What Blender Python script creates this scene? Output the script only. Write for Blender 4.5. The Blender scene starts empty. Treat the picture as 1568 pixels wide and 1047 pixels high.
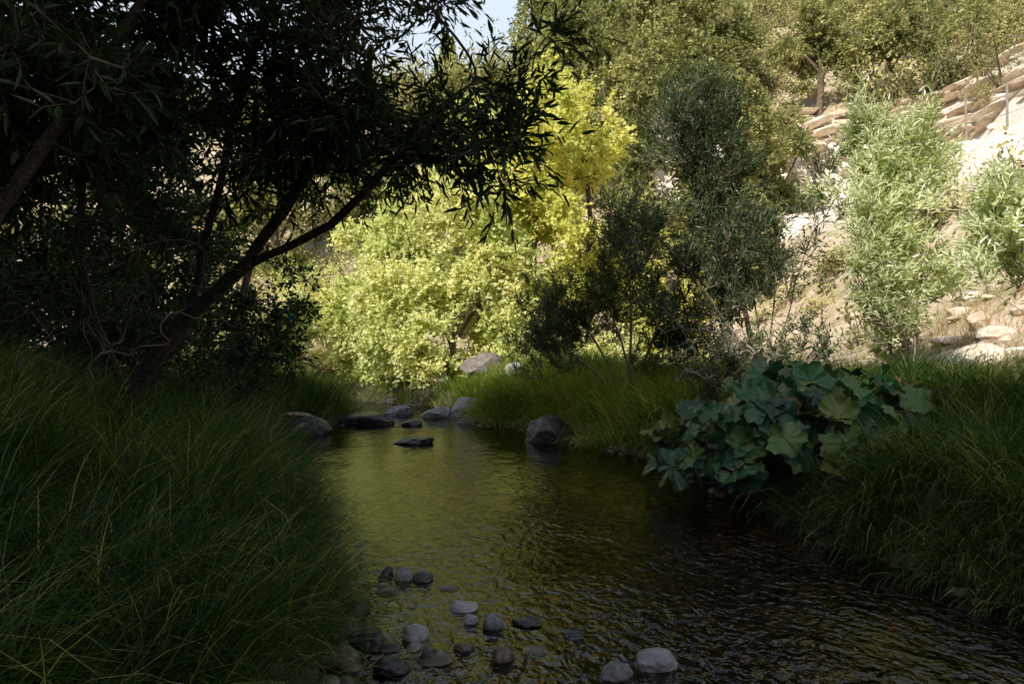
import bpy, math, numpy as np
from mathutils import Vector
rng=np.random.default_rng(7)
scene=bpy.context.scene
scene.view_settings.view_transform='Standard'; scene.view_settings.look='None'
scene.view_settings.exposure=0; scene.view_settings.gamma=1

# ------------------------------------------------------------ helpers
def ss(a,b,x):
    t=np.clip((x-a)/(b-a),0,1); return t*t*(3-2*t)
def norm(v): return v/np.maximum(np.linalg.norm(v,axis=-1,keepdims=True),1e-9)
def rnd_dir(n,r=rng): return norm(r.normal(size=(n,3)))
_lat=np.random.default_rng(99).random((64,64,64)).astype(np.float32)
def vnoise(p):
    p=np.asarray(p,float); i=np.floor(p).astype(int); f=p-i; f=f*f*(3-2*f); i&=63; j=(i+1)&63
    def L(a,b,c): return _lat[a,b,c]
    x0,y0,z0=i.T; x1,y1,z1=j.T; fx,fy,fz=f.T
    c00=L(x0,y0,z0)*(1-fx)+L(x1,y0,z0)*fx; c10=L(x0,y1,z0)*(1-fx)+L(x1,y1,z0)*fx
    c01=L(x0,y0,z1)*(1-fx)+L(x1,y0,z1)*fx; c11=L(x0,y1,z1)*(1-fx)+L(x1,y1,z1)*fx
    return ((c00*(1-fy)+c10*fy)*(1-fz)+(c01*(1-fy)+c11*fy)*fz)*2-1
def fbm(p,o=4):
    s=0;a=1
    for k in range(o): s=s+a*vnoise(p*2**k+k*7.3); a*=.5
    return s
def n2(x,y,sc,o=4,z=0.): 
    return fbm(np.stack([np.ravel(x)*sc+100,np.ravel(y)*sc+100,np.full(np.size(x),50.+z)],1),o).reshape(np.shape(x))

class MB:
    def __init__(s): s.v=[];s.q=[];s.m=[];s.a=[];s.b=[];s.n=0
    def add(s,v,q,mat=0,a=0.,b=0.):
        v=np.asarray(v,np.float32).reshape(-1,3); q=np.asarray(q,np.int32).reshape(-1,4)
        s.v.append(v); s.q.append(q+s.n); s.n+=len(v); k=len(q)
        s.m.append(np.full(k,mat,np.int32))
        s.a.append(np.broadcast_to(np.asarray(a,np.float32),(k,)).copy()); s.b.append(np.broadcast_to(np.asarray(b,np.float32),(k,)).copy())
    def build(s,name,mats,smooth=False,fol=None,wts=(.36,.34,.5,-.1)):
        v=np.concatenate(s.v);q=np.concatenate(s.q);a=np.concatenate(s.a);b=np.concatenate(s.b)
        if fol:
            nn=vnoise(v[q[:,0]]*fol+31.)*.5+.5
            a=np.clip(wts[0]*a+wts[1]*b+wts[2]*nn+wts[3],0,1)
        me=bpy.data.meshes.new(name); me.vertices.add(len(v)); me.vertices.foreach_set('co',v.ravel())
        me.loops.add(len(q)*4); me.loops.foreach_set('vertex_index',q.ravel())
        me.polygons.add(len(q)); me.polygons.foreach_set('loop_start',np.arange(0,len(q)*4,4,dtype=np.int32))
        me.update(calc_edges=True)
        me.polygons.foreach_set('material_index',np.concatenate(s.m))
        me.polygons.foreach_set('use_smooth',np.full(len(q),smooth))
        for nm,d in (('rnd',a),('clump',b)):
            at=me.attributes.new(nm,'FLOAT','FACE'); at.data.foreach_set('value',d.astype(np.float32))
        for m in mats: me.materials.append(m)
        o=bpy.data.objects.new(name,me); scene.collection.objects.link(o)
        return o

# ------------------------------------------------------------ materials
def newmat(name):
    m=bpy.data.materials.new(name); m.use_nodes=True; nt=m.node_tree; nt.nodes.clear()
    return m,nt,nt.nodes,nt.links
def ramp(nodes,stops):
    r=nodes.new('ShaderNodeValToRGB'); e=r.color_ramp.elements
    while len(e)<len(stops): e.new(.5)
    for k,(p,c) in enumerate(stops): e[k].position=p; e[k].color=(*c,1)
    return r
def leafmat(name,stops,transl=.35,tmul=(1.3,1.4,.6),gloss=.0,rough=.4):
    m,nt,N,L=newmat(name)
    a=N.new('ShaderNodeAttribute');a.attribute_name='rnd'
    r=ramp(N,stops);L.new(a.outputs['Fac'],r.inputs[0])
    p=N.new('ShaderNodeBsdfDiffuse');L.new(r.outputs[0],p.inputs['Color'])
    mu=N.new('ShaderNodeMix');mu.data_type='RGBA';mu.blend_type='MULTIPLY';mu.inputs[0].default_value=1
    L.new(r.outputs[0],mu.inputs[6]);mu.inputs[7].default_value=(*tmul,1)
    t=N.new('ShaderNodeBsdfTranslucent');L.new(mu.outputs[2],t.inputs['Color'])
    x=N.new('ShaderNodeMixShader');x.inputs[0].default_value=transl;L.new(p.outputs[0],x.inputs[1]);L.new(t.outputs[0],x.inputs[2])
    out=x.outputs[0]
    if gloss>0:
        g=N.new('ShaderNodeBsdfGlossy');g.inputs['Roughness'].default_value=rough
        x2=N.new('ShaderNodeMixShader');x2.inputs[0].default_value=gloss;L.new(out,x2.inputs[1]);L.new(g.outputs[0],x2.inputs[2]);out=x2.outputs[0]
    o=N.new('ShaderNodeOutputMaterial');L.new(out,o.inputs[0])
    return m
def rockmat(name,stops,scale=6,rough=.7,bump=.4,spec=.4):
    m,nt,N,L=newmat(name)
    g=N.new('ShaderNodeNewGeometry')
    no=N.new('ShaderNodeTexNoise');no.inputs['Scale'].default_value=scale;no.inputs['Detail'].default_value=5;no.inputs['Roughness'].default_value=.65
    L.new(g.outputs['Position'],no.inputs['Vector'])
    a=N.new('ShaderNodeAttribute');a.attribute_name='rnd'
    m1=N.new('ShaderNodeMath');m1.operation='MULTIPLY_ADD';L.new(a.outputs['Fac'],m1.inputs[0]);m1.inputs[1].default_value=.55;m1.inputs[2].default_value=-.27
    m2=N.new('ShaderNodeMath');m2.operation='ADD';L.new(no.outputs['Fac'],m2.inputs[0]);L.new(m1.outputs[0],m2.inputs[1])
    r=ramp(N,stops);L.new(m2.outputs[0],r.inputs[0])
    p=N.new('ShaderNodeBsdfPrincipled');p.inputs['Roughness'].default_value=rough;p.inputs['Specular IOR Level'].default_value=spec
    if bump>0:
        bu=N.new('ShaderNodeBump');bu.inputs['Strength'].default_value=bump;bu.inputs['Distance'].default_value=.05
        n3=N.new('ShaderNodeTexNoise');n3.inputs['Scale'].default_value=scale*4;n3.inputs['Detail'].default_value=5
        L.new(g.outputs['Position'],n3.inputs['Vector']);L.new(n3.outputs['Fac'],bu.inputs['Height']);L.new(bu.outputs[0],p.inputs['Normal'])
    L.new(r.outputs[0],p.inputs['Base Color'])
    o=N.new('ShaderNodeOutputMaterial');L.new(p.outputs[0],o.inputs[0])
    return m

M_bark=rockmat('bark_brown',[(.25,(.018,.013,.009)),(.5,(.055,.04,.029)),(.75,(.13,.095,.07))],14,.85,.8)
M_twig=rockmat('twig_bark',[(.25,(.06,.04,.028)),(.5,(.14,.1,.07)),(.75,(.24,.18,.13))],10,.85,0)
M_stem=rockmat('willow_stem',[(.25,(.12,.09,.06)),(.5,(.26,.2,.15)),(.75,(.4,.33,.26))],10,.85,0)
M_dead=rockmat('dead_wood',[(.2,(.16,.13,.11)),(.6,(.32,.27,.23)),(.8,(.48,.42,.36))],14,.85,0)
M_deadd=rockmat('dead_wood_dark',[(.2,(.07,.055,.045)),(.6,(.16,.13,.11)),(.8,(.26,.22,.19))],14,.85,0)
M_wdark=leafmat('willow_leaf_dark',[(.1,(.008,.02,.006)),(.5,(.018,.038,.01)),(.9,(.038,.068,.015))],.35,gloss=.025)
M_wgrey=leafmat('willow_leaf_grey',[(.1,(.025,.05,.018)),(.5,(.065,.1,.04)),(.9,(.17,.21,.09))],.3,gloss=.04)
M_wlight=leafmat('willow_leaf_sunlit',[(.1,(.28,.33,.15)),(.5,(.62,.66,.4)),(.9,(.9,.91,.72))],.35,gloss=.08)  # bleached copy of the willow leaf, sunlight painted into its colour
M_cyel=leafmat('cottonwood_leaf_yellow',[(.05,(.42,.47,.12)),(.4,(.71,.73,.22)),(.75,(.9,.87,.34)),(1,(.9,.74,.27))],.45,(1.1,1.08,.8))  # yellow raised above natural leaf colour to stand in for stronger sun
M_cgrn=leafmat('cottonwood_leaf_green',[(.05,(.33,.42,.13)),(.4,(.67,.73,.29)),(.75,(.93,.92,.5)),(1,(.95,.88,.44))],.45,(1.1,1.08,.85))  # green likewise brightened, extra sunlight put into the leaf colour
M_oak=leafmat('oak_leaf',[(.05,(.09,.11,.045)),(.5,(.28,.29,.12)),(.9,(.58,.54,.26))],.3)
M_chap=leafmat('chaparral_leaf',[(.0,(.06,.075,.03)),(.25,(.15,.16,.065)),(.5,(.3,.29,.12)),(.7,(.48,.44,.2)),(.88,(.56,.52,.2)),(1,(.58,.43,.28))],.25,(1.1,1.1,.8))
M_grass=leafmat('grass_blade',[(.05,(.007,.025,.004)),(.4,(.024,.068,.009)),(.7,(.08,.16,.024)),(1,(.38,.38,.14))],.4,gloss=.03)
M_grassy=leafmat('grass_blade_lit',[(.05,(.04,.1,.014)),(.4,(.14,.23,.03)),(.75,(.4,.43,.08)),(1,(.64,.54,.2))],.4,gloss=.02)  # brighter copy of the grass colour, sunlight painted in
M_rock=rockmat('river_stone',[(.2,(.05,.055,.06)),(.45,(.13,.135,.15)),(.7,(.25,.255,.265)),(.9,(.36,.36,.35))],9,.38,.3,.5)
M_wet=rockmat('wet_stone',[(.2,(.012,.012,.014)),(.5,(.035,.035,.038)),(.8,(.09,.09,.09))],6,.3,.5,.5)
M_bed=rockmat('bed_pebble',[(.15,(.02,.018,.012)),(.4,(.06,.05,.032)),(.65,(.12,.1,.065)),(.85,(.2,.18,.13))],9,.4,0)
M_cliff=rockmat('cliff_rock',[(.15,(.32,.23,.16)),(.4,(.6,.48,.36)),(.65,(.76,.66,.54)),(.9,(.82,.75,.65))],2.2,.85,.8)  # rock paler than natural, strong sunlight put into its colour
M_bould=rockmat('boulder_granite',[(.15,(.12,.1,.09)),(.45,(.25,.22,.2)),(.7,(.38,.35,.32)),(.9,(.48,.45,.42))],5,.85,.9)

# ------------------------------------------------------------ terrain
poly=np.array([(-14,22),(-8,19.5),(-4.6,17.2),(-3.3,15.6),(-3.2,14),(-3.75,11),(-2.9,9),(-2.3,7.1),(-1.6,5.5),(-1.07,4.2),(-.75,2.9),(-.75,1.5),(-.8,0),(-.4,-2),(2,-5),(8,-8),(20,-10),(60,-14),
 (60,-8),(20,-4),(10,-2),(6,0),(3.9,2.2),(2.8,3.4),(2.4,4.6),(2.1,6.7),(2.1,8.7),(1.2,9.8),(.75,11.3),(.2,12.5),(-.6,13.1),(-.9,15),(-2.2,17.6),(-6,21),(-14,25)],float)
def sdist(x,y):
    shp=np.shape(x);P=np.stack([np.ravel(x),np.ravel(y)],1);d=np.full(len(P),1e9);ins=np.zeros(len(P),bool)
    for i in range(len(poly)):
        a=poly[i];b=poly[(i+1)%len(poly)];ab=b-a
        t=np.clip(((P-a)@ab)/(ab@ab),0,1);d=np.minimum(d,np.hypot(*(P-a-t[:,None]*ab).T))
        c=((a[1]>P[:,1])!=(b[1]>P[:,1]))&(P[:,0]<(b[0]-a[0])*(P[:,1]-a[1])/((b[1]-a[1]) if b[1]!=a[1] else 1e-9)+a[0])
        ins^=c
    return np.where(ins,-d,d).reshape(shp)
def smax(a,b,k): 
    h=np.clip(.5+.5*(a-b)/k,0,1); return b*(1-h)+a*h+k*h*(1-h)
def hillS(x,y):
    sR=x-5.4-1.2*np.maximum(0,4-y); sB=y-25+.15*x
    return smax(sR,sB,5.)+1.0*n2(x,y,.12,3)
def H(x,y,full=False):
    x=np.asarray(x,float);y=np.asarray(y,float)
    sd=sdist(x,y)+.12*n2(x,y,1.3,3)
    bank=.40*ss(0,.6,sd)+.12*ss(.6,3,sd)+.05*n2(x,y,.8,3)*ss(.2,1,sd)
    dep=.32*ss(0,1.3,-sd)*(1-.8*np.exp(-((x+.2)**2+(y-3.3)**2)/1.6))
    base=np.where(sd>0,bank,-dep-.02)
    s=hillS(x,y)
    p=np.interp(s,[0,2,11,14,17.5,60,300],[0,1.1,8.0,8.4,14.6,45,75])
    cap=22+50*ss(-.02,.2,x/np.maximum(y,1.))
    p=-smax(-p,-cap,6.)
    p=np.maximum(p,0)+ (np.maximum(s,0)>0)*ss(0,6,s)*.5*n2(x,y,.45,4)+ss(18,25,s)*1.3*n2(x,y,.1,3)
    sL=(-x-7.2)-1.0*np.maximum(0,y-7)-.5*np.maximum(0,-12-y)
    pL=np.interp(sL,[0,1,6,30,100],[0,1.,7,10,12])
    q=-(.6*x+.8*y)-6.5; tt=.8*x-.6*y
    pB=np.interp(q,[0,1,17,30,100],[0,1.,26,28,30])*(1+.09*ss(-3.0,-4.2,tt)-.05*ss(-3.2,-1.8,tt)-.15*ss(-1,7,tt)-.22*ss(-7.5,-10,tt)*ss(-19,-14,tt))  # ridge behind the camera, added and shaped to shade the foreground
    pL=smax(pL,pB,2.)
    h=base+np.maximum(np.maximum(p,pL+ss(0,4,pL)*.5*n2(x,y,.3,4)),0)*ss(.3,2.5,sd)
    return (h,sd,s,np.maximum(sL,q)) if full else h
nu=380
u=np.linspace(-1,1,nu)
gx=7*u+5*u**3+260*u**7; gy=10+11*u+6*u**3+260*u**7
X,Y=np.meshgrid(gx,gy); Z,SD,S,SL=H(X,Y,True)
idx=np.arange(nu*nu).reshape(nu,nu)
Q=np.stack([idx[:-1,:-1],idx[:-1,1:],idx[1:,1:],idx[1:,:-1]],-1).reshape(-1,4)
mb=MB(); mb.add(np.stack([X,Y,Z],-1),Q)
m,nt,N,L=newmat('ground_soil')
ga=N.new('ShaderNodeAttribute');ga.attribute_name='zone'
g=N.new('ShaderNodeNewGeometry'); sep=N.new('ShaderNodeSeparateColor');L.new(ga.outputs['Color'],sep.inputs[0])
no=N.new('ShaderNodeTexNoise');no.inputs['Scale'].default_value=.9;no.inputs['Detail'].default_value=7;no.inputs['Roughness'].default_value=.65;L.new(g.outputs['Position'],no.inputs['Vector'])
nf=N.new('ShaderNodeTexNoise');nf.inputs['Scale'].default_value=9;nf.inputs['Detail'].default_value=6;L.new(g.outputs['Position'],nf.inputs['Vector'])
r1=ramp(N,[(.3,(.02,.018,.01)),(.5,(.05,.045,.02)),(.7,(.1,.085,.045))]);L.new(nf.outputs['Fac'],r1.inputs[0])
r2=ramp(N,[(.3,(.26,.24,.11)),(.45,(.46,.37,.24)),(.6,(.66,.52,.4)),(.72,(.4,.38,.18))]);L.new(no.outputs['Fac'],r2.inputs[0])  # hillside soil colour brightened to stand in for stronger sun
r3=ramp(N,[(.3,(.015,.013,.008)),(.5,(.04,.034,.02)),(.7,(.08,.065,.045))]);L.new(nf.outputs['Fac'],r3.inputs[0])
r4=ramp(N,[(.3,(.66,.57,.47)),(.6,(.84,.78,.7))]);L.new(nf.outputs['Fac'],r4.inputs[0])  # bench soil near white, sun glare painted into the colour
def mix(f,a,b):
    x=N.new('ShaderNodeMix');x.data_type='RGBA';L.new(f,x.inputs[0]);L.new(a,x.inputs[6]);L.new(b,x.inputs[7]);return x.outputs[2]
c=mix(sep.outputs[0],r1.outputs[0],r2.outputs[0]);c=mix(sep.outputs[1],c,r3.outputs[0]);c=mix(sep.outputs[2],c,r4.outputs[0])
bu=N.new('ShaderNodeBump');bu.inputs['Strength'].default_value=.7;bu.inputs['Distance'].default_value=.12;L.new(nf.outputs['Fac'],bu.inputs['Height'])
p=N.new('ShaderNodeBsdfPrincipled');p.inputs['Roughness'].default_value=.9;L.new(c,p.inputs['Base Color']);L.new(bu.outputs[0],p.inputs['Normal'])
o=N.new('ShaderNodeOutputMaterial');L.new(p.outputs[0],o.inputs[0]); M_ground=m
ter=mb.build('ground',[M_ground],True)
zone=np.zeros((nu*nu,4),np.float32);zone[:,3]=1
zone[:,0]=(ss(0,2.5,S)*(1-ss(-1,2,SL))).ravel()
zone[:,1]=(1-ss(-.05,.15,SD)).ravel()
zone[:,2]=(ss(7.,9.5,S)*(1-ss(16,20,S))*ss(6,10,X)).ravel()
ca=ter.data.color_attributes.new('zone','FLOAT_COLOR','POINT');ca.data.foreach_set('color',zone.ravel())

# ------------------------------------------------------------ water
m,nt,N,L=newmat('creek_water')
g=N.new('ShaderNodeNewGeometry')
def MA(op,a,b=None,c=None,clamp=False):
    x=N.new('ShaderNodeMath');x.operation=op;x.use_clamp=clamp
    for i,v in enumerate((a,b,c)):
        if v is None: continue
        if isinstance(v,(int,float)): x.inputs[i].default_value=v
        else: L.new(v,x.inputs[i])
    return x.outputs[0]
mp=N.new('ShaderNodeMapping');mp.inputs['Scale'].default_value=(1.,.7,1);mp.inputs['Rotation'].default_value=(0,0,.35);L.new(g.outputs['Position'],mp.inputs['Vector'])
def NZ(s,d,dist=0):
    n=N.new('ShaderNodeTexNoise');n.inputs['Scale'].default_value=s;n.inputs['Detail'].default_value=d;n.inputs['Distortion'].default_value=dist;L.new(mp.outputs[0],n.inputs['Vector']);return n.outputs['Fac']
w1=NZ(4.2,2,.9);w2=NZ(12,2,.8);w4=NZ(34,1,.5);w3=NZ(.7,2)
sp=N.new('ShaderNodeSeparateXYZ');L.new(g.outputs['Position'],sp.inputs[0])
nearf=N.new('ShaderNodeMapRange');nearf.inputs[1].default_value=6.5;nearf.inputs[2].default_value=3.4;nearf.inputs[3].default_value=0;nearf.inputs[4].default_value=1;L.new(MA('SUBTRACT',sp.outputs[1],MA('MULTIPLY',sp.outputs[0],.8)),nearf.inputs[0])
rr=N.new('ShaderNodeMapRange');rr.inputs[1].default_value=.38;rr.inputs[2].default_value=.62;rr.inputs[3].default_value=.4;rr.inputs[4].default_value=1.3;L.new(w3,rr.inputs[0])
hh=MA('ADD',MA('MULTIPLY',w1,.6),MA('MULTIPLY',w2,MA('MULTIPLY_ADD',nearf.outputs[0],1.1,.38)))
hh=MA('ADD',hh,MA('MULTIPLY',w4,MA('MULTIPLY_ADD',nearf.outputs[0],.3,.04)))
hh=MA('MULTIPLY',hh,rr.outputs[0])
bu=N.new('ShaderNodeBump');bu.inputs['Strength'].default_value=1;bu.inputs['Distance'].default_value=.02;L.new(hh,bu.inputs['Height'])
fr=N.new('ShaderNodeFresnel');fr.inputs['IOR'].default_value=1.5;L.new(bu.outputs[0],fr.inputs['Normal'])
gl=N.new('ShaderNodeBsdfGlossy');gl.inputs['Roughness'].default_value=.01;L.new(bu.outputs[0],gl.inputs['Normal'])
tr=N.new('ShaderNodeBsdfTransparent');tr.inputs['Color'].default_value=(.58,.39,.18,1)
mx=N.new('ShaderNodeMixShader');L.new(fr.outputs[0],mx.inputs[0]);L.new(tr.outputs[0],mx.inputs[1]);L.new(gl.outputs[0],mx.inputs[2])
o=N.new('ShaderNodeOutputMaterial');L.new(mx.outputs[0],o.inputs[0]); M_water=m
mb=MB(); k=60
wx,wy=np.meshgrid(np.linspace(-16,60,k),np.linspace(-16,27,k)); idx=np.arange(k*k).reshape(k,k)
mb.add(np.stack([wx,wy,wx*0],-1),np.stack([idx[:-1,:-1],idx[:-1,1:],idx[1:,1:],idx[1:,:-1]],-1))
mb.build('creek_water',[M_water],True)

# ------------------------------------------------------------ stones
def cubesphere(n):
    t=np.tan(np.linspace(-1,1,n+1)*math.pi/4);V=[];F=[];off=0
    for ax in range(3):
        for s in (-1,1):
            A,B=np.meshgrid(t,t,indexing='ij');P=np.zeros((n+1,n+1,3));P[...,ax]=s;P[...,(ax+1)%3]=A*s;P[...,(ax+2)%3]=B
            V.append(P.reshape(-1,3));i=np.arange((n+1)**2).reshape(n+1,n+1)+off
            F.append(np.stack([i[:-1,:-1],i[1:,:-1],i[1:,1:],i[:-1,1:]],-1).reshape(-1,4));off+=(n+1)**2
    V=np.concatenate(V);F=np.concatenate(F);V=norm(V)
    key=np.round(V*1e4).astype(np.int64);uq,first,inv=np.unique(key,axis=0,return_index=True,return_inverse=True)
    return V[first],inv.ravel()[F]
CS={n:cubesphere(n) for n in (2,3,5,14,24)}
def stone(n,size,r,cuts=8,rough=.08,cmin=.6,soft=.9,ang=None):
    V,F=CS[n];V=V.copy()
    for _ in range(cuts):
        d=norm(r.normal(size=3));c=r.uniform(cmin,.92);e=V@d-c;V-=np.outer(np.maximum(e,0)*soft,d)
    if rough: V=V*(1+rough*fbm(V*1.6+r.random(3)*30,4)[:,None])
    V=V*np.array(size)
    a=r.uniform(0,6.28) if ang is None else ang;R=np.array([[math.cos(a),-math.sin(a),0],[math.sin(a),math.cos(a),0],[0,0,1]])
    return V@R.T,F
r=np.random.default_rng(3)
rocks=[(.62,2.98,.1,.055,0,0),(.44,2.9,.075,.04,0,0),(-.04,3.06,.065,.04,0,1),(-.46,3.28,.075,.042,0,0),(-.26,3.66,.085,.03,0,0),(-.095,3.4,.05,.05,0,0),
(-.21,3.47,.045,.03,0,0),(-.83,3.6,.09,.055,0,2),(-.65,4.13,.06,.055,0,0),(-.53,4.12,.07,.04,0,2),(-.76,4.16,.06,.045,0,2),(.07,3.45,.08,.02,0,2),
(-.66,3.2,.075,.045,0,2),(-.36,3.05,.05,.03,0,2),(-.8,3.3,.1,.06,0,2),(-.22,3.15,.045,.025,0,1),(-.52,2.95,.08,.04,0,2),(-.74,3.02,.08,.05,0,1),(.3,3.3,.055,.018,0,2),
(.62,10.7,.5,.3,0,2),(-1.45,10.4,.32,.1,0,2),(-2.8,13.4,.55,.2,0,2),(-1.0,15.0,.4,.3,0,0),(-1.6,14.6,.34,.2,0,0),(1.45,10.5,.25,.2,0,2),(-3.5,11.6,.45,.22,0,2),
(-.75,13.3,.3,.1,0,2),(-1.9,13.0,.22,.08,0,2),(-2.5,15.3,.35,.16,0,0)]
for (x,y,w,h,_,mt) in rocks:
    big=w>.15
    V,F=stone(24 if big else 14,(w,w*r.uniform(.65,.95),h*1.25),r,10 if big else 6,.1 if big else .12,.62 if big else .7,.9 if big else .7,.15 if big else None)
    mb=MB();mb.add(V,F,0,r.uniform(.3,.9) if mt!=2 else r.uniform(0,.6))
    ob=mb.build('river_rock',[(M_rock,M_bed,M_wet)[mt]],True);ob.location=(x,y,h*.12);ob.name='river_rock'
for (x,y,w,h,mt) in [(.15,16.8,.42,.27,1),(-.75,18.3,.7,.42,0),(1.1,17.2,.3,.22,0),(-1.9,18.6,.35,.25,0)]:
    V,F=stone(24,(w,w*.8,h),r,12,.12,.55);mb=MB();mb.add(V,F,0,.85 if mt else .2)
    ob=mb.build('bank_boulder',[M_bould],True);ob.location=(x,y,float(H(x,y))+h*.45)
mb=MB()
xs=r.uniform(-4,6,8000);ys=2+r.random(8000)**1.6*13
sd=sdist(xs,ys);keep=(sd<.1)
xs,ys,sd=xs[keep],ys[keep],sd[keep];hz=H(xs,ys)
for x,y,z,d in zip(xs,ys,hz,sd):
    s=min(.028*math.exp(abs(r.normal())*.75),.13)
    if z+s*.6>.015 and r.random()<.8: s=min(s,.03)
    V,F=stone(3,(s,s*r.uniform(.6,1),s*r.uniform(.4,.7)),r,2,0,.7)
    mb.add(V+np.array([x,y,z+s*.15]),F,0,r.random())
mb.build('streambed_pebbles',[M_bed],True)

# ------------------------------------------------------------ leaves + trees
SUNV=np.array([-.45,-.6,.65])
def leaves(mb,P,D,Nn,Ls,Ws,mat,kind,a,b,bend=.15):
    n=len(P);Ls=np.asarray(Ls)[:,None];Ws=np.asarray(Ws)[:,None]
    S=norm(np.cross(D,Nn));Up=norm(np.cross(S,D))
    if kind=='lance':
        v=np.stack([P,P+D*Ls*.3+S*Ws*.5+Up*Ws*.12,P+D*Ls*.68+S*Ws*.36+Up*Ws*.1-Up*Ls*bend*.4,P+D*Ls-Up*Ls*bend,
                    P+D*Ls*.68-S*Ws*.36+Up*Ws*.1-Up*Ls*bend*.4,P+D*Ls*.3-S*Ws*.5+Up*Ws*.12],1)
        base=np.arange(n)[:,None]*6
        q=np.concatenate([base+np.array([[0,1,2,3]]),base+np.array([[0,3,4,5]])],1).reshape(-1,4)
        mb.add(v,q,mat,np.repeat(a,2),np.repeat(b,2))
    else:
        v=np.stack([P,P+D*Ls*.45+S*Ws*.5,P+D*Ls-Up*Ls*bend,P+D*Ls*.45-S*Ws*.5],1)
        q=np.arange(n*4).reshape(-1,4);mb.add(v,q,mat,a,b)
def tubes(mb,A,B,ra,rb,da,db,k,mat):
    ref=np.array([.31,.22,.92])
    def fr(d):
        u=norm(np.cross(d,ref));return u,np.cross(d,u)
    ua,va=fr(da);ub,vb=fr(db);t=np.linspace(0,2*math.pi,k,endpoint=False)
    c=np.cos(t)[None,:,None];s=np.sin(t)[None,:,None]
    ringA=A[:,None]+ra[:,None,None]*(ua[:,None]*c+va[:,None]*s)
    ringB=B[:,None]+rb[:,None,None]*(ub[:,None]*c+vb[:,None]*s)
    v=np.concatenate([ringA,ringB],1);n=len(A);base=np.arange(n)[:,None,None]*2*k
    i=np.arange(k);j=(i+1)%k;q=np.stack([i,j,j+k,i+k],-1)[None]+base
    mb.add(v,q,mat,.5,.5)
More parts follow.
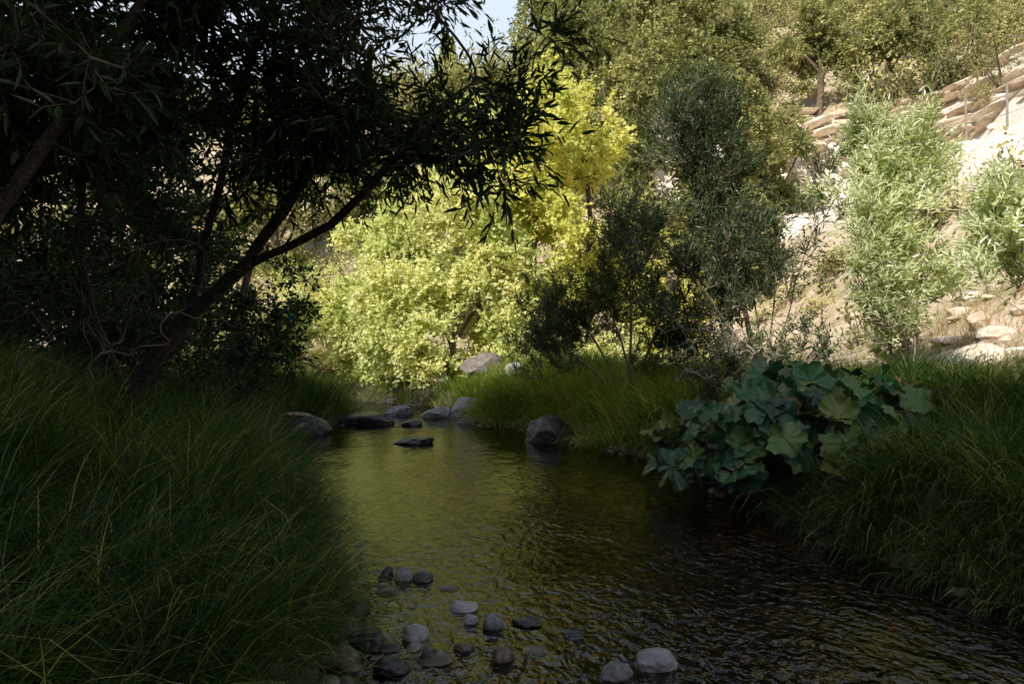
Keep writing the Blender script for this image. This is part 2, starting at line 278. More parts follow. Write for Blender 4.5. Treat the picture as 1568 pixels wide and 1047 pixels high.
def tree(name,trunks,blobs,nattr,mats,leaf=(.09,.018),kind='lance',rb=.08,rt=.004,tw=(4,.3),nl=10,step=.2,seed=1,droop=.1,spread=.9,up=.3,out=.0,sides=5,gap=-.1,gapsc=1.2,twig_geo=True,wob=.25,hug=1.,ldir=.75,helio=0.):
    r=np.random.default_rng(seed);pos=[];par=[]
    for T in trunks:
        T=[np.array(p,float) for p in T];prev=-1
        if pos and len(T)>0:
            d=np.linalg.norm(np.array(pos)-T[0],axis=1)
            if d.min()<.6: prev=int(d.argmin())
        Tn=[T[0]]
        for a,b in zip(T[:-1],T[1:]):
            m=max(2,int(np.linalg.norm(b-a)/step));
            for i in range(1,m+1): Tn.append(a+(b-a)*i/m)
        Tn=np.array(Tn)
        if len(Tn)>4:
            sm=Tn.copy()
            for _ in range(3): sm[1:-1]=(sm[:-2]+2*sm[1:-1]+sm[2:])/4
            Tn=sm+.07*np.stack([fbm(Tn*1.5+s,3) for s in (3,17,31)],1)*min(1,rb*10)
        for p in Tn: pos.append(p);par.append(prev);prev=len(pos)-1
    w=np.array([(s[0]*s[1]*s[2] if not e else e[0]) for c,s,*e in blobs]);w=w/w.sum()
    pts=[];tries=0
    while len(pts)<nattr and tries<nattr*8:
        tries+=1
        bi=r.choice(len(blobs),p=w);c,s=blobs[bi][0],blobs[bi][1]
        q=np.array(c)+norm(r.normal(size=3))*(r.random()**.45)*np.array(s)*1.05
        if vnoise((q*gapsc+seed*3.1)[None])[0]<gap: continue
        pts.append(q)
    pts=np.array(pts);P0=np.array(pos)
    dd=np.array([np.linalg.norm(P0-q,axis=1).min() for q in pts]);pts=pts[np.argsort(dd)]
    buf=np.zeros((len(pos)+nattr*60,3));buf[:len(pos)]=P0;n=len(pos);ends=[]
    for q in pts:
        D=np.linalg.norm(buf[:n]-q,axis=1)+np.maximum(0,buf[:n,2]-q[2])*.7*hug
        i=int(D.argmin());p=buf[i];L=np.linalg.norm(q-p);k=max(2,min(50,int(L/step)+1))
        pi=par[i];pd=norm(p-buf[pi]) if pi>=0 else np.array([0,0,1.])
        c1=p+pd*L*.4;prev=i;wv=r.normal(size=3)*wob*L*.15
        for j in range(1,k+1):
            t=j/k;b=(1-t)**2*p+2*t*(1-t)*c1+t*t*q+wv*math.sin(t*math.pi*2)*.5
            if n>=len(buf): break
            buf[n]=b;par.append(prev);prev=n;n+=1
        ends.append(prev)
    buf=buf[:n];par=np.array(par[:n]);cnt=np.zeros(n);cnt[ends]=1
    for i in range(n-1,0,-1):
        if par[i]>=0: cnt[par[i]]+=cnt[i]
    cnt=np.maximum(cnt,1);mxc=cnt.max();ex=math.log(rb/rt)/math.log(max(mxc,2));rad=rt*cnt**ex
    e=np.where(par>=0)[0];A=buf[par[e]];B=buf[e];dirn=np.zeros((n,3));dirn[e]=norm(B-A);dirn[par<0]=(0,0,1)
    rA=np.minimum(rad[par[e]],rad[e]*1.25);mb=MB();big=rad[e]>rt*2.2
    tubes(mb,A[big],B[big],rA[big],rad[e][big],(dirn[e]*.5+dirn[par[e]]*.5)[big],dirn[e][big],sides+2,0)
    tubes(mb,A[~big],B[~big],rA[~big],rad[e][~big],(dirn[e]*.5+dirn[par[e]]*.5)[~big],dirn[e][~big],3,min(2,len(mats)-1) if len(mats)>2 else 0)
    if nl>0:
        E=np.array(ends);extra=E[par[E]>=0];E2=par[extra];E=np.concatenate([E,E2[r.random(len(E2))<.6]])
        cen=buf[E].mean(0);tn,tl=tw
        O=np.repeat(buf[E],tn,0);Dn=np.repeat(dirn[E],tn,0);m=len(O)
        outd=norm(O-cen)
        d=norm(Dn*.7+rnd_dir(m,r)*spread+np.array([0,0,up])+outd*out);Lg=tl*r.uniform(.5,1.3,m)
        O2=O+d*Lg[:,None]-np.array([0,0,1.])*(Lg*droop)[:,None]
        if twig_geo: tubes(mb,O,O2,np.full(m,rt*.7),np.full(m,rt*.3),d,d,3,2 if len(mats)>2 else 0)
        cl=np.repeat(r.random(len(E)),tn)
        t=np.tile(np.linspace(.12,1,nl),m)+r.uniform(-.04,.04,m*nl)
        Or=np.repeat(O,nl,0);dr=np.repeat(norm(O2-O),nl,0);Lr=np.repeat(Lg,nl)
        P=Or+dr*(t*Lr)[:,None]
        ld=norm(dr*r.uniform(.4,1,(m*nl,1))+rnd_dir(m*nl,r)*ldir+np.array([0,0,-.1]))
        nn=norm(rnd_dir(m*nl,r)*.8+np.array([0,0,.8])*(1-helio)+SUNV*helio)
        sc=r.uniform(.6,1.25,m*nl)
        leaves(mb,P,ld,nn,leaf[0]*sc,leaf[1]*sc*r.uniform(.8,1.2,m*nl),1,kind,r.random(m*nl),np.repeat(cl,nl))
    return mb.build(name,mats,False,fol=1.1)

MD=[M_bark,M_wdark,M_twig]
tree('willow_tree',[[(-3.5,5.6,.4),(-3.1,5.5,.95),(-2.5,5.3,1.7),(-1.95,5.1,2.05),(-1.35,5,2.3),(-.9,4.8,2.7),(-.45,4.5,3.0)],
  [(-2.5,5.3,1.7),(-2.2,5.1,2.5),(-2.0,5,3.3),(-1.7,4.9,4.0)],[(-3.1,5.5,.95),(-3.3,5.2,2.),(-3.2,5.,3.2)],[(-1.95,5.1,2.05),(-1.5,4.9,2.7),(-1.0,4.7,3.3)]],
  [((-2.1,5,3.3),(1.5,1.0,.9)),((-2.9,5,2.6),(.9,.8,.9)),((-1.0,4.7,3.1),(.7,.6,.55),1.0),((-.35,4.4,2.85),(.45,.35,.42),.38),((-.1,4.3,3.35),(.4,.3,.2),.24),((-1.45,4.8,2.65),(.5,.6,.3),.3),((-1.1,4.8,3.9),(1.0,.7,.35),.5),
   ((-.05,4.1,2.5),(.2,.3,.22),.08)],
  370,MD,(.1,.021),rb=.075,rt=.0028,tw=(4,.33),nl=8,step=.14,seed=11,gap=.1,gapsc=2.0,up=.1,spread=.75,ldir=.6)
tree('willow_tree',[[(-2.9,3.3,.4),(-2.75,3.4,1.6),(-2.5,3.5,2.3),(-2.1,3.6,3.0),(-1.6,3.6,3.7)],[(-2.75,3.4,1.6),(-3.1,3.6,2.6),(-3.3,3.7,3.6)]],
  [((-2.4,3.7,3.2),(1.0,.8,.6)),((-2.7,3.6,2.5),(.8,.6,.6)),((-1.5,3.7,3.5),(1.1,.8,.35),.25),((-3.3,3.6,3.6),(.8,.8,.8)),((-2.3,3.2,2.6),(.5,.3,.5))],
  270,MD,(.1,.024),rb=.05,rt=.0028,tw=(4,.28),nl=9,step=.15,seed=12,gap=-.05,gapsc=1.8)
tree('alder_tree',[[(-6.2,9.5,.5),(-6.0,9.6,2),(-5.8,9.8,3.6),(-5.6,9.8,5.5)],[(-6,9.6,2),(-5.2,9.4,3.2)]],
  [((-6.2,9.8,3.4),(1.7,1.3,2.0)),((-5.6,9.8,5.2),(1.7,1.2,1.3)),((-4.3,10.4,1.7),(.9,1,1.0)),((-6.4,9.5,2.2),(1.5,1.2,1.5))],
  380,[M_bark,M_wdark],(.13,.05),'diamond',rb=.13,rt=.004,tw=(5,.35),nl=8,step=.3,seed=13,gap=.06,gapsc=1.1)
tree('alder_tree',[[(-7.6,8,.5),(-7.4,8,2.5),(-7.,8.1,5)]],
  [((-7.6,8.2,3),(1.7,1.3,2.6)),((-7.2,8,5.3),(1.7,1.3,1.3))],330,[M_bark,M_wdark],(.16,.07),'diamond',rb=.14,rt=.004,tw=(5,.38),nl=8,step=.3,seed=14,gap=-.3)
tree('alder_tree',[[(-5.2,12.6,.5),(-5.1,12.7,2),(-4.9,12.8,3)]],
  [((-4.9,12.8,2.2),(1.1,1.2,1.3)),((-7,13,3.5),(1.7,1.4,2.6)),((-4.6,12.6,1.3),(.8,.8,.8))],380,[M_bark,M_wdark],(.12,.05),'diamond',rb=.1,rt=.004,tw=(5,.32),nl=8,step=.3,seed=15,gap=-.2)
tree('willow_shrub',[[(-4.3,7.2,.4),(-4.2,7.3,1.2)],[(-4.6,6.6,.4),(-4.5,6.7,1.4)]],
  [((-4.3,7.3,1.4),(1.1,1,.8)),((-5.2,6.2,1.8),(1.2,1,1.3)),((-3.6,8.4,1.0),(.5,.7,.6))],330,[M_bark,M_wdark],(.1,.028),'lance',rb=.04,rt=.003,tw=(4,.3),nl=7,step=.2,seed=16,gap=-.2)
tree('dead_twigs',[[(-3.9,5.2,.5),(-3.4,4.9,1.2)],[(-3.2,4.6,.4),(-3,4.7,1.0)]],[((-2.9,4.9,1.6),(1.2,.7,.6)),((-2.1,5.2,2.0),(.8,.5,.5)),((-3.2,4.6,1.3),(.9,.5,.6))],200,[M_deadd],nl=0,rb=.012,rt=.0017,step=.12,seed=17,sides=3,wob=.4)

def stems(base,tips,r,mid=.35):
    T=[]
    for t in tips:
        b=np.array(base)+np.array([r.uniform(-.15,.15),r.uniform(-.15,.15),0]);t=np.array(t,float)
        m1=b+(t-b)*np.array([.25,.25,.35]);m2=b+(t-b)*np.array([.62,.62,.7])
        T.append([tuple(b),tuple(m1),tuple(m2),tuple(t)])
    return T
rs=np.random.default_rng(2)
wl=dict(up=.9,spread=.55,gapsc=1.6,ldir=.5,step=.2)
tree('willow_tree',stems((3.7,9.9,.4),[(2.6,10,5.0),(1.7,9.9,3.5),(3.2,10,4.2),(3.9,9.8,3.4),(4.6,9.8,3.8),(2.6,9.6,2.4)],rs),
  [((2.7,10,4.3),(.65,.6,1.15),1.0),((3.4,9.9,3.0),(1.,.9,1.1),1.4),((2.1,9.9,3.0),(.6,.6,.7),.5),((4.5,9.8,3.4),(.5,.6,.8),.4),((3.1,10,1.9),(1.3,.9,.7),.7),((1.6,9.9,3.4),(.4,.5,.4),.15)],
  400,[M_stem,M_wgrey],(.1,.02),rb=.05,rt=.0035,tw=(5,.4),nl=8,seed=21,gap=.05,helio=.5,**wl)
tree('willow_shrub',stems((2.0,11.5,.4),[(.7,11.9,2.6),(.3,11.7,1.9),(1.3,11.9,3.1),(2.1,12,3.8),(2.9,11.6,2.6)],rs),
  [((1.0,11.9,2.0),(.9,.8,1.0)),((2.1,12,2.7),(.9,.8,1.1)),((.6,11.7,1.3),(.7,.7,.5)),((2.6,11.6,1.6),(.9,.6,.9))],
  350,[M_twig,M_wgrey],(.09,.02),rb=.04,rt=.0035,tw=(5,.32),nl=8,seed=22,gap=-.1,**wl)
tree('willow_shrub',stems((3.2,9.0,.4),[(2.6,9,1.6),(3.6,9,1.7),(4.2,8.9,1.5)],rs),
  [((2.9,9,1.1),(.7,.5,.5)),((3.9,8.9,1.2),(.7,.4,.5))],80,[M_stem,M_wgrey],(.08,.02),rb=.025,rt=.0025,tw=(5,.28),nl=7,seed=26,gap=-.15,**wl)
tree('willow_tree',stems((5.3,9.1,.6),[(5.1,9.1,4.9),(4.6,9,3.6),(5.6,9,3.9),(4.3,9,2.8),(5.2,9,3.2)],rs),
  [((5.05,9,4.1),(.5,.5,1.0),.7),((5.5,9,3.0),(.75,.7,1.1),.9),((4.6,9,2.9),(.6,.6,1.0),.6),((4.9,9,1.9),(.8,.6,.5),.25)],
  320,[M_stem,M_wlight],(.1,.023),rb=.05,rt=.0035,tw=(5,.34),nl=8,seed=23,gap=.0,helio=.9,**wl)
tree('willow_shrub',stems((6.1,6.9,.8),[(5.0,7,2.5),(5.4,7,3.0),(5.9,7,3.1),(4.9,7,2.0)],rs),
  [((5.2,7,2.3),(.45,.5,.45)),((5.9,7,2.4),(.7,.6,.7)),((5.3,7.2,2.8),(.4,.4,.3))],100,[M_stem,M_wlight],(.11,.026),rb=.03,rt=.003,tw=(4,.34),nl=8,seed=24,gap=-.2,helio=.7,**wl)
tree('dead_twigs',[[(4.7,8.6,.6),(4.5,8.5,1.1)],[(4.9,8.6,.6),(5.0,8.5,1.2)],[(3.4,8.6,.5),(3.3,8.5,1.0)]],[((4.6,8.5,1.4),(.6,.3,.6)),((3.2,8.6,1.4),(1.2,.3,.55)),((2.4,8.8,1.4),(.6,.3,.5))],260,[M_dead],nl=0,rb=.025,rt=.0032,step=.12,seed=25,sides=4,wob=.3)

cw=dict(kind='diamond',rt=.006,tw=(6,.45),nl=8,step=.4,up=.15,spread=1.0,helio=.9)
tree('cottonwood_tree',[[(.6,21,.5),(.7,21,4),(.8,21,7.5),(.8,21,9.5)],[(.65,21,2),(1.6,21,4.5)],[(.65,21,3),(-.3,21,5.5)]],
  [((.8,21,7.4),(1.4,1.4,3.2)),((.9,21,4.2),(2.1,1.5,2.0)),((-.3,20.6,5.6),(1.3,1.1,1.4)),((.5,20.4,1.9),(1.8,1.,1.1))],430,[M_twig,M_cyel],(.13,.1),rb=.12,seed=31,gap=0.,gapsc=1.1,**cw)
tree('cottonwood_tree',[[(-1.6,19.6,.5),(-1.7,19.6,2.5),(-1.6,19.6,5)],[(-1.7,19.6,1.5),(-2.6,19.6,3.5)],[(-1.7,19.6,1.5),(-.7,19.6,3.5)]],
  [((-1.7,19.6,4.6),(1.8,1.4,2.2)),((-.4,19.4,3.3),(1.3,1.,1.8)),((-2.9,19.8,2.9),(1.6,1.,2.1)),((-1.6,18.8,1.6),(2.5,.8,1.0))],520,[M_twig,M_cgrn],(.115,.09),rb=.1,seed=32,gap=-.05,gapsc=1.1,**cw)
tree('cottonwood_tree',[[(-4.2,22.5,.5),(-4.2,22.5,3),(-4.,22.5,5)]],
  [((-4.1,22.5,3.6),(1.5,1.3,2.4)),((-5.6,22.6,2.6),(1.5,1,1.6)),((-2.9,22.8,5.2),(1.5,1,2.1)),((-6.8,22.8,1.8),(1.3,1,1.2))],440,[M_twig,M_cgrn],(.13,.1),rb=.1,seed=33,gap=-.1,gapsc=1.,**cw)
tree('cottonwood_tree',[[(2.6,23,.8),(2.7,23,5),(2.4,23,9)]],
  [((2.5,23,7.4),(1.6,1.3,3.2)),((3.6,23.3,4.5),(1.9,1.2,2.4)),((1.3,24,9.6),(1.3,1,1.8)),((4.6,22,2.8),(1.8,1,1.7))],440,[M_twig,M_cyel],(.13,.11),rb=.13,seed=34,gap=-.08,gapsc=1.,**cw)
tree('cottonwood_tree',[[(-1.2,25,1),(-1.2,25,6),(-1,25,8)]],
  [((-1.2,25,8.0),(1.8,1.3,2.6)),((-3.2,25.6,6.4),(1.6,1,2.0)),((-5.2,26,5.4),(1.5,1,1.6))],340,[M_twig,M_cgrn],(.16,.13),rb=.12,seed=35,gap=-.2,gapsc=.8,**cw)
def gz(x,y): return float(H(x,y))
for (x,y,hh,rr_,sd_) in [(6.2,31,11.5,3.3,41),(10.5,33,7,2.8,42),(2.8,36,11,3.0,43),(14.5,37,6.5,2.7,44),(-2.2,37,8.5,2.8,45),(-8,36,7.5,2.8,47),(-11.5,33,7,2.8,55),(8.3,27,5,2.,48),(19,42,7,2.8,50),(9,44,9,3,51),(24,43,6,2.5,52),(13,45,8,3,53),(5,48,9,3,54)]:
    z=gz(x,y)
    tree('oak_tree',[[(x,y,z-.3),(x+.2,y,z+hh*.35),(x-.2,y,z+hh*.7)],[(x+.1,y,z+hh*.3),(x+rr_*.5,y,z+hh*.7)],[(x+.1,y,z+hh*.35),(x-rr_*.6,y,z+hh*.65)]],
      [((x,y,z+hh*.72),(rr_*.75,rr_*.75,hh*.3)),((x+rr_*.5,y,z+hh*.55),(rr_*.5,rr_*.5,hh*.25)),((x-rr_*.55,y,z+hh*.45),(rr_*.5,rr_*.5,hh*.28)),((x+rr_*.1,y-.5,z+hh*.3),(rr_*.6,rr_*.4,hh*.2))],
      240,[M_twig,M_oak],(.2,.13),'diamond',rb=.2,rt=.01,tw=(6,.6),nl=8,step=.6,seed=sd_,gap=-.05,gapsc=.7,spread=1.1,helio=.5)

# ------------------------------------------------------------ chaparral masses
def shrubmass(name,pts,mat,lsz,nleaf,r,helio=.6,wts=(.36,.34,.5,-.1)):
    mb=MB()
    for (x,y,z,R,hh,cl) in pts:
        ns=int(r.integers(7,13));c=norm(r.normal(size=(ns,3)))*r.uniform(.35,.95,(ns,1));c[:,2]=np.abs(c[:,2])
        n=int(nleaf*min(2.6,max(.5,(R/1.2)**1.3)));k=r.integers(0,ns,n);o=norm(r.normal(size=(n,3)));rad=r.uniform(.16,.46,ns)[k]*r.uniform(.6,1.15,n)
        p=c[k]+o*rad[:,None];p[:,2]=np.maximum(p[:,2],-.05)
        P=np.array([x,y,z])+p*np.array([R,R,hh])
        d=norm(o*.6+rnd_dir(n,r)+np.array([0,0,.3]));L_=lsz*r.uniform(.6,1.4,n)
        leaves(mb,P,d,norm(rnd_dir(n,r)*.7+o*.5+SUNV*helio),L_,L_*.55,1,'diamond',r.random(n),np.clip(cl+r.uniform(-.12,.12,ns)[k],0,1))
        tips=np.array([x,y,z])+c*np.array([R,R,hh]);m=len(tips);A=np.repeat(np.array([[x,y,z-.2]]),m,0)
        dd=norm(tips-A);tubes(mb,A,tips,np.full(m,.03*R),np.full(m,.01*R),dd,dd,3,0)
    return mb.build(name,[M_twig,mat],False,fol=.5,wts=wts)
r=np.random.default_rng(5)
xs=r.uniform(-40,70,9000);ys=r.uniform(4,92,9000);h,sd,s,sl=H(xs,ys,True)
den=n2(xs,ys,.16,3)
ok=(s>1.5)&((s<9)|(s>16.5)|(xs<8))&(s<80)&((den>-.5)|((s<16)&(den>-.6)))&(np.abs(xs)<ys*.85+4)&(h<66)&~((xs>13)&(s<20)&(r.random(9000)<.75))&~((s<4)&(r.random(9000)<.4))
pts=[];
for x,y,z,k in zip(xs[ok],ys[ok],h[ok],s[ok]):
    if r.random()>(.55 if k<16 else .62): continue
    R=r.uniform(.6,1.4);hh=R*r.uniform(.9,1.5)
    if k<9 and x>0: R*=.75;hh*=.8
    elif k>16:
        R=.8*math.exp(abs(r.normal())*.6);R=min(R,2.8);hh=R*r.uniform(.9,1.7)
    pts.append((x,y,z-.1,R,hh,r.random()))
near=[p for p in pts if p[1]<36];far=[p for p in pts if p[1]>=36]
WC=(.2,.7,.3,-.14)
shrubmass('hillside_chaparral',near,M_chap,.13,360,r,wts=WC)
if far: shrubmass('hillside_chaparral',far,M_chap,.21,250,r,wts=WC)
pts=[];xs=r.uniform(-25,60,1400);ys=r.uniform(36,85,1400);h,sd,s,sl=H(xs,ys,True)
for x,y,z,k in zip(xs,ys,h,s):
    if k<20 or abs(x)>y*.85+3 or len(pts)>=110: continue
    if any((x-p[0])**2+(y-p[1])**2<5 for p in pts): continue
    R=r.uniform(1.3,3.0);pts.append((x,y,z+.4,R,R*r.uniform(1.1,2.4),r.uniform(.05,.95)))
shrubmass('oak_grove',pts,M_oak,.24,460,r,.5,wts=(.2,.75,.3,-.12))
pts=[]
for _ in range(330):
    x=r.uniform(-22,-7.5);y=r.uniform(-8,10);z,_,_,l=H(x,y,True)
    if l<.3: continue
    R=r.uniform(1.,1.9);pts.append((x,y,float(z),R,R*r.uniform(1.2,2.),r.random()*.5))
for _ in range(230):  # unseen thicket added along the ridge, with gaps, to steer its shade
    t_=r.uniform(-32,-6);q_=r.uniform(19,27);x=-.6*q_+.8*t_;y=-.8*q_-.6*t_
    if -14.5<t_<-8.6: continue
    R=r.uniform(1.8,2.6);pts.append((x,y,gz(x,y),R,R*r.uniform(1.,1.4),r.random()*.5))
shrubmass('shade_thicket',pts,M_wdark,.45,130,r,0.)
pts=[]
for _ in range(90):
    x=r.uniform(-9,6);y=r.uniform(18.5,26)
    if sdist(x,y)<.5: continue
    R=r.uniform(.4,.95);pts.append((x,y,gz(x,y),R,R*r.uniform(1,1.8),r.random()))
for _ in range(50):
    x=r.uniform(-16,-4.5);y=r.uniform(24,34);R=r.uniform(1,1.9);pts.append((x,y,gz(x,y),R,R*r.uniform(1.1,1.9),r.random()*.7+.1))
shrubmass('streamside_brush',pts,M_cgrn,.11,560,r,wts=(.3,.7,.4,-.2))
mb=MB()
for (x,y,hh) in [(1.8,62,9),(3.4,66,7),(-6,64,7)]:
    z=gz(x,y);n=1500;t=r.random(n)**.7;ang=r.uniform(0,6.28,n);rad=(1-t)*hh*.2*r.uniform(.3,1.1,n)+.1
    P=np.stack([x+np.cos(ang)*rad,y+np.sin(ang)*rad,z+1+t*hh],1);D=norm(np.stack([np.cos(ang),np.sin(ang),np.full(n,-.25)],1))
    leaves(mb,P,D,norm(rnd_dir(n,r)+np.array([0,0,1.])),np.full(n,.5),np.full(n,.22),1,'diamond',r.random(n),r.random(n)*.4)
    A=np.array([[x,y,z-.5]]);B=np.array([[x,y,z+hh]]);dd=norm(B-A);tubes(mb,A,B,np.array([.22]),np.array([.03]),dd,dd,6,0)
mb.build('pine_grove',[M_bark,M_oak],False,fol=.5)

# ------------------------------------------------------------ rock outcrops
r=np.random.default_rng(8);mb=MB()
xs=r.uniform(5,45,7000);ys=r.uniform(4,50,7000);h,sd,s,sl=H(xs,ys,True);c=0
for x,y,z,k in zip(xs,ys,h,s):
    cut=15.3<k<20 and x>9 and r.random()<.6; lo=.3<k<5 and y<14 and x>5.4
    if not(cut or lo or (r.random()<.02 and k>1)): continue
    if c>600: break
    c+=1;w=r.uniform(.2,.65)*(1.6 if cut else .75)
    if cut: V,F=stone(5,(w*.7,w*1.9,w*.3),r,12,.14,.4,.9,r.normal()*.25)
    else: V,F=stone(5,(w*1.2,w*r.uniform(.5,.9),w*r.uniform(.3,.65)),r,9,.12,.45)
    mb.add(V+np.array([x,y,z-w*.08]),F,0,r.random())
mb.build('rock_outcrop',[M_cliff],False)
mb=MB();pp=[]
for y in np.arange(14,50,2.0):
    xx=np.linspace(6,40,400);_,_,s_,_=H(xx,np.full(400,y),True);g_=np.where((s_>11.2))[0]
    if len(g_): x=xx[g_[0]];pp.append((x,y,gz(x,y)))
pp=np.array(pp);A=pp-np.array([0,0,.2]);B=pp+np.array([0,0,1.5]);up=np.tile([[0,0,1.]],(len(pp),1))
tubes(mb,A,B,np.full(len(pp),.04),np.full(len(pp),.04),up,up,6,0)
for hz_ in (.5,.95,1.4):
    a=pp[:-1]+np.array([0,0,hz_]);b=pp[1:]+np.array([0,0,hz_]);k=np.linalg.norm(b-a,axis=1)<4;d=norm(b-a)[k]
    tubes(mb,a[k],b[k],np.full(k.sum(),.01),np.full(k.sum(),.01),d,d,4,0)
mb.build('wire_fence',[M_dead],False)

# ------------------------------------------------------------ grass
def grass(name,C,r,nb,Lm,W,mat,lean=None,segs=5,bendm=1.5,rad=.14,wts=(.45,.3,.45,-.12)):
    n=len(C);N_=n*nb
    rx=np.repeat(C,nb,0)+r.normal(size=(N_,2))*rad
    z=H(rx[:,0],rx[:,1])
    off=rx-np.repeat(C,nb,0);ang=r.uniform(0,6.28,N_)
    hd=np.stack([np.cos(ang),np.sin(ang)],1)*.6+off/rad*.6
    if lean is not None: hd=hd+np.repeat(lean,nb,0)
    hm=np.linalg.norm(hd,axis=1);hd=norm(hd)
    tl=np.repeat(r.uniform(.6,1.25,n),nb);Ln=Lm*tl*r.uniform(.45,1.15,N_)
    th=r.uniform(.02,.3,N_)+.12*hm;bend=r.uniform(.5,1.,N_)*bendm*(.5+.35*hm)
    p=np.stack([rx[:,0],rx[:,1],z-.02],1);H3=np.concatenate([hd,np.zeros((N_,1))],1)
    tw=r.uniform(-.9,.9,N_);side=np.stack([-hd[:,1]*np.cos(tw)+hd[:,0]*np.sin(tw),hd[:,0]*np.cos(tw)+hd[:,1]*np.sin(tw),np.zeros(N_)],1)
    Wd=W*r.uniform(.6,1.3,N_);V=[]
    for i in range(segs+1):
        t=i/segs;w=Wd*(1-t**1.8)*.5+.0003
        V.append(p-side*w[:,None]);V.append(p+side*w[:,None])
        a=np.minimum(th+bend*(t+.5/segs)**1.3*1.2,2.9)
        p=p+(H3*np.sin(a)[:,None]+np.array([0,0,1.])*np.cos(a)[:,None])*(Ln/segs)[:,None]
    V=np.stack(V,1);k=2*(segs+1);base=np.arange(N_)[:,None,None]*k
    q=np.stack([np.array([2*i,2*i+1,2*i+3,2*i+2]) for i in range(segs)])[None]+base
    mb=MB();mb.add(V,q,0,np.repeat(np.where(r.random(N_)<.08,1.7,r.random(N_)**1.3),segs),np.repeat(np.repeat(r.random(n),nb),segs))
    return mb.build(name,[mat],True,fol=1.,wts=wts)
def scatter(n,x0,x1,y0,y1,lo,hi,r,f=None,lk=1.):
    x=r.uniform(x0,x1,n);y=r.uniform(y0,y1,n);sd=sdist(x,y);k=(sd>lo)&(sd<hi)
    if f is not None: k&=f(x,y)
    x,y=x[k],y[k];e=.05;gx_=(sdist(x+e,y)-sdist(x-e,y));gy_=(sdist(x,y+e)-sdist(x,y-e))
    ln=-norm(np.stack([gx_,gy_],1))*np.clip(1.3-sd[k]*.6,.15,1.3)[:,None]*lk
    return np.stack([x,y],1),ln
r=np.random.default_rng(9)
C,ln=scatter(640,-4.5,0,1.1,6.5,.12,3.2,r,lambda x,y:(x<-.88)&(np.abs(x)<y*.85+.8),.6)
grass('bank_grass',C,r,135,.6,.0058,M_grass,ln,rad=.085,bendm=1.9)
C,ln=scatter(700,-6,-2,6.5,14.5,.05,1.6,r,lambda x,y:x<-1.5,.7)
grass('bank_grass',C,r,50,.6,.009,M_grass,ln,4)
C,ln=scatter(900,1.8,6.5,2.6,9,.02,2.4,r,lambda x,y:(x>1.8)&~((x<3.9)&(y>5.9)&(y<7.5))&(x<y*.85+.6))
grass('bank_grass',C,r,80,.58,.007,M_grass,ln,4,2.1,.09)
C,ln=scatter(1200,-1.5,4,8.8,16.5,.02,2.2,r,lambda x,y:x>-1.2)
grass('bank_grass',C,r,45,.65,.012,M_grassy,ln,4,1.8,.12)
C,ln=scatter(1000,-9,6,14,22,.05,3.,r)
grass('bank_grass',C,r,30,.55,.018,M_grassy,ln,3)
C,ln=scatter(800,4.5,9,4.5,14,.5,8,r)
M_dry=leafmat('dry_grass',[(.1,(.16,.12,.05)),(.5,(.34,.27,.13)),(.9,(.5,.42,.22))],.3)
grass('dry_grass',C,r,18,.3,.009,M_dry,None,3)

# ------------------------------------------------------------ umbrella plant
m,nt,N,L=newmat('umbrella_leaf')
a=N.new('ShaderNodeAttribute');a.attribute_name='rnd';b=N.new('ShaderNodeAttribute');b.attribute_name='clump'
g=N.new('ShaderNodeNewGeometry');no=N.new('ShaderNodeTexNoise');no.inputs['Scale'].default_value=11;no.inputs['Detail'].default_value=6;L.new(g.outputs['Position'],no.inputs['Vector'])
r1=ramp(N,[(.0,(.02,.07,.03)),(.5,(.05,.15,.05)),(.8,(.14,.23,.06)),(1,(.34,.31,.1))]);L.new(a.outputs['Fac'],r1.inputs[0])
mA=N.new('ShaderNodeMath');mA.operation='ADD';L.new(b.outputs['Fac'],mA.inputs[0]);L.new(no.outputs['Fac'],mA.inputs[1])
rE=ramp(N,[(.0,(0,0,0)),(.76,(0,0,0)),(.88,(1,1,1))]);
mB=N.new('ShaderNodeMath');mB.operation='MULTIPLY';L.new(mA.outputs[0],mB.inputs[0]);mB.inputs[1].default_value=.55;L.new(mB.outputs[0],rE.inputs[0])
mxc=N.new('ShaderNodeMix');mxc.data_type='RGBA';L.new(rE.outputs[0],mxc.inputs[0]);L.new(r1.outputs[0],mxc.inputs[6]);mxc.inputs[7].default_value=(.2,.11,.045,1)
p=N.new('ShaderNodeBsdfPrincipled');p.inputs['Roughness'].default_value=.38;L.new(mxc.outputs[2],p.inputs['Base Color'])
bu=N.new('ShaderNodeBump');bu.inputs['Strength'].default_value=.6;bu.inputs['Distance'].default_value=.03;L.new(no.outputs['Fac'],bu.inputs['Height']);L.new(bu.outputs[0],p.inputs['Normal'])
t=N.new('ShaderNodeBsdfTranslucent');L.new(mxc.outputs[2],t.inputs['Color'])
x=N.new('ShaderNodeMixShader');x.inputs[0].default_value=.2;L.new(p.outputs[0],x.inputs[1]);L.new(t.outputs[0],x.inputs[2])
o=N.new('ShaderNodeOutputMaterial');L.new(x.outputs[0],o.inputs[0]);M_umb=m
r=np.random.default_rng(10);mb=MB();ns=72;rings=[.03,.3,.55,.75,.9,1.0];ph=np.linspace(0,2*math.pi,ns,endpoint=False)
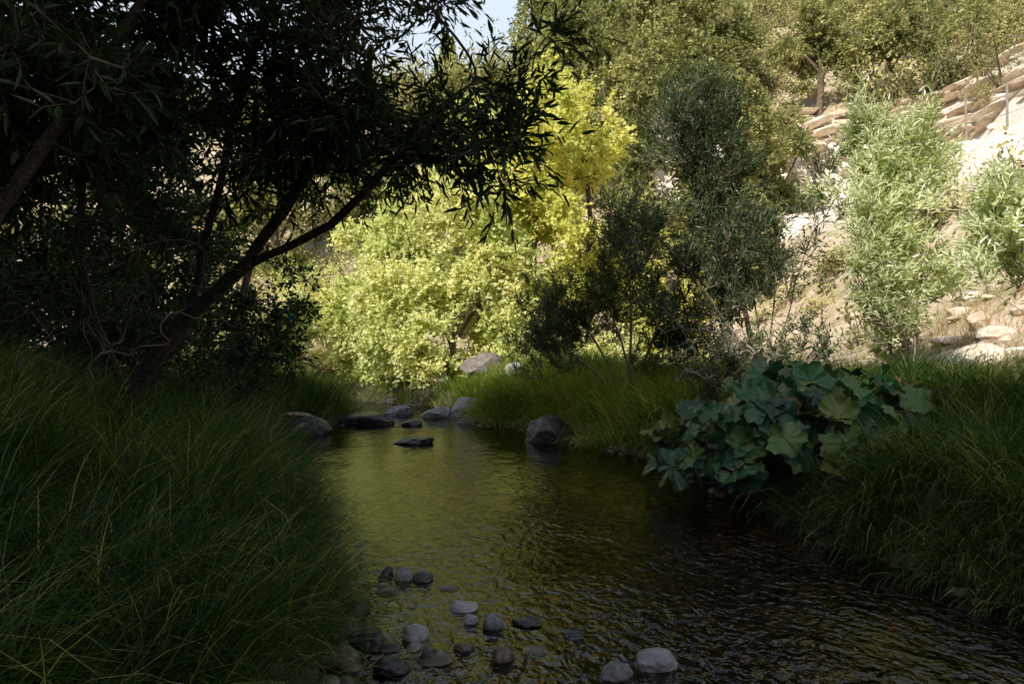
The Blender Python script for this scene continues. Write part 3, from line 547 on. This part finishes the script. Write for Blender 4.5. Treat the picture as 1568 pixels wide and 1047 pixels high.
for i in range(260):
    u_=r.uniform(0,6.28);q=math.sqrt(r.random())
    x=2.85+1.5*q*math.cos(u_);y=6.55+.95*q*math.sin(u_)
    z=.24+.9*math.sqrt(max(0,1-q*q*.92))*r.uniform(.4,1.1)-.12*(x<2.1)
    R=r.uniform(.1,.27)
    nlb=r.integers(5,8);sk_=r.uniform(0,6.28)
    lob=1-.2*np.abs(np.sin(ph*nlb/2+.35*np.sin(ph+sk_)))**2.-.09*np.abs(np.sin(ph*nlb*1.5+1))-.06*r.random(ns)+.08*np.sin(2*ph+sk_)
    lob*=1-.6*np.exp(-((ph-math.pi)/.14)**2)
    nrm=norm(np.array([math.cos(u_)*q*.9,math.sin(u_)*q*.9-.25,.75])+r.normal(size=3)*.34)
    e1=norm(np.cross(nrm,[.1,.9,.2]));e2=np.cross(nrm,e1);rot=r.uniform(0,6.28);cup=r.uniform(-.25,.5);f1,f2=r.uniform(0,6.28,2);V=[]
    for k,rg in enumerate(rings):
        rr_=R*rg*(1+(lob-1)*rg**2);hz_=cup*R*rg**2+.06*R*rg*np.cos(nlb*ph+f1)+.17*R*rg*rg*np.sin(3*ph+f2)+.06*R*rg**3*np.sin(11*ph+f1)
        V.append(np.array([x,y,z])+e1*(rr_*np.cos(ph+rot))[:,None]+e2*(rr_*np.sin(ph+rot))[:,None]+nrm*hz_[:,None])
    V=np.concatenate(V);qq=[];bb=[]
    ii=np.arange(ns);jj=(ii+1)%ns
    for k in range(len(rings)-1): qq.append(np.stack([ii+k*ns,jj+k*ns,jj+(k+1)*ns,ii+(k+1)*ns],1));bb.append(np.full(ns,(0,.2,.5,.8,1.05)[k]))
    mb.add(V,np.concatenate(qq),0,float(np.clip(r.normal(.45,.3),0,1)),np.concatenate(bb)*r.uniform(.6,1.05))
    bx=2.85+(x-2.85)*.35;by=6.85+(y-6.85)*.4;A=np.array([bx,by,gz(bx,by)-.03]);B=np.array([x,y,z]);Mi=(A+B)/2+np.array([0,0,.12])
    d1=norm(Mi-A);d2=norm(B-Mi)
    tubes(mb,np.array([A,Mi]),np.array([Mi,B]),np.array([.009,.007]),np.array([.007,.005]),np.array([d1,d2]),np.array([d2,d2]),5,1)
M_pet=rockmat('petiole',[(.2,(.05,.07,.02)),(.8,(.14,.12,.05))],10,.5,0)
mb.build('umbrella_plant',[M_umb,M_pet],True)

tree('driftwood_branch',[[(-3.3,13.6,.1),(-2.9,13.5,.35),(-2.3,13.4,.5)],[(-2.9,13.5,.35),(-2.6,13.2,.65)]],[((-2.5,13.3,.5),(.35,.2,.2))],8,[M_dead],nl=0,rb=.035,rt=.008,step=.12,seed=51)
tree('driftwood_branch',[[(-4.0,11.6,.3),(-3.5,11.2,.38),(-3.0,10.9,.3)]],[((-3.2,11,.35),(.3,.2,.1))],5,[M_dead],nl=0,rb=.03,rt=.008,step=.12,seed=52)

# ------------------------------------------------------------ light, sky, camera
el=math.radians(38);hx,hy=.6,.8
d=Vector((hx*math.cos(el),hy*math.cos(el),-math.sin(el)))
sl_=bpy.data.lights.new('sun','SUN');sl_.energy=5;sl_.angle=math.radians(.5);sl_.color=(1,.95,.84)
so=bpy.data.objects.new('sun',sl_);so.rotation_euler=d.to_track_quat('-Z','Y').to_euler();so.location=(-30,-12,50);scene.collection.objects.link(so)
w=bpy.data.worlds.new('World');scene.world=w;w.use_nodes=True;nt=w.node_tree;N=nt.nodes;L=nt.links
bg=N['Background'];sk=N.new('ShaderNodeTexSky');sk.sky_type='NISHITA';sk.sun_disc=False
sk.sun_elevation=el;sk.sun_rotation=math.atan2(-hx,-hy)%(2*math.pi);sk.air_density=1.;sk.dust_density=4
tc=N.new('ShaderNodeTexCoord');sx=N.new('ShaderNodeSeparateXYZ');L.new(tc.outputs['Generated'],sx.inputs[0])
mr=N.new('ShaderNodeMapRange');mr.inputs[1].default_value=.5;mr.inputs[2].default_value=.8;mr.inputs[3].default_value=.92;mr.inputs[4].default_value=.0;L.new(sx.outputs[2],mr.inputs[0])
mh=N.new('ShaderNodeMix');mh.data_type='RGBA';L.new(mr.outputs[0],mh.inputs[0]);L.new(sk.outputs[0],mh.inputs[6]);mh.inputs[7].default_value=(6.6,7.5,8.6,1)
L.new(mh.outputs[2],bg.inputs[0]);bg.inputs[1].default_value=.125
cam=bpy.data.cameras.new('camera');cam.lens=24;cam.sensor_width=36;cam.clip_end=2000;cam.clip_start=.05
co=bpy.data.objects.new('camera',cam);co.location=(0,0,1.35);co.rotation_euler=(math.radians(91),0,0);scene.collection.objects.link(co);scene.camera=co
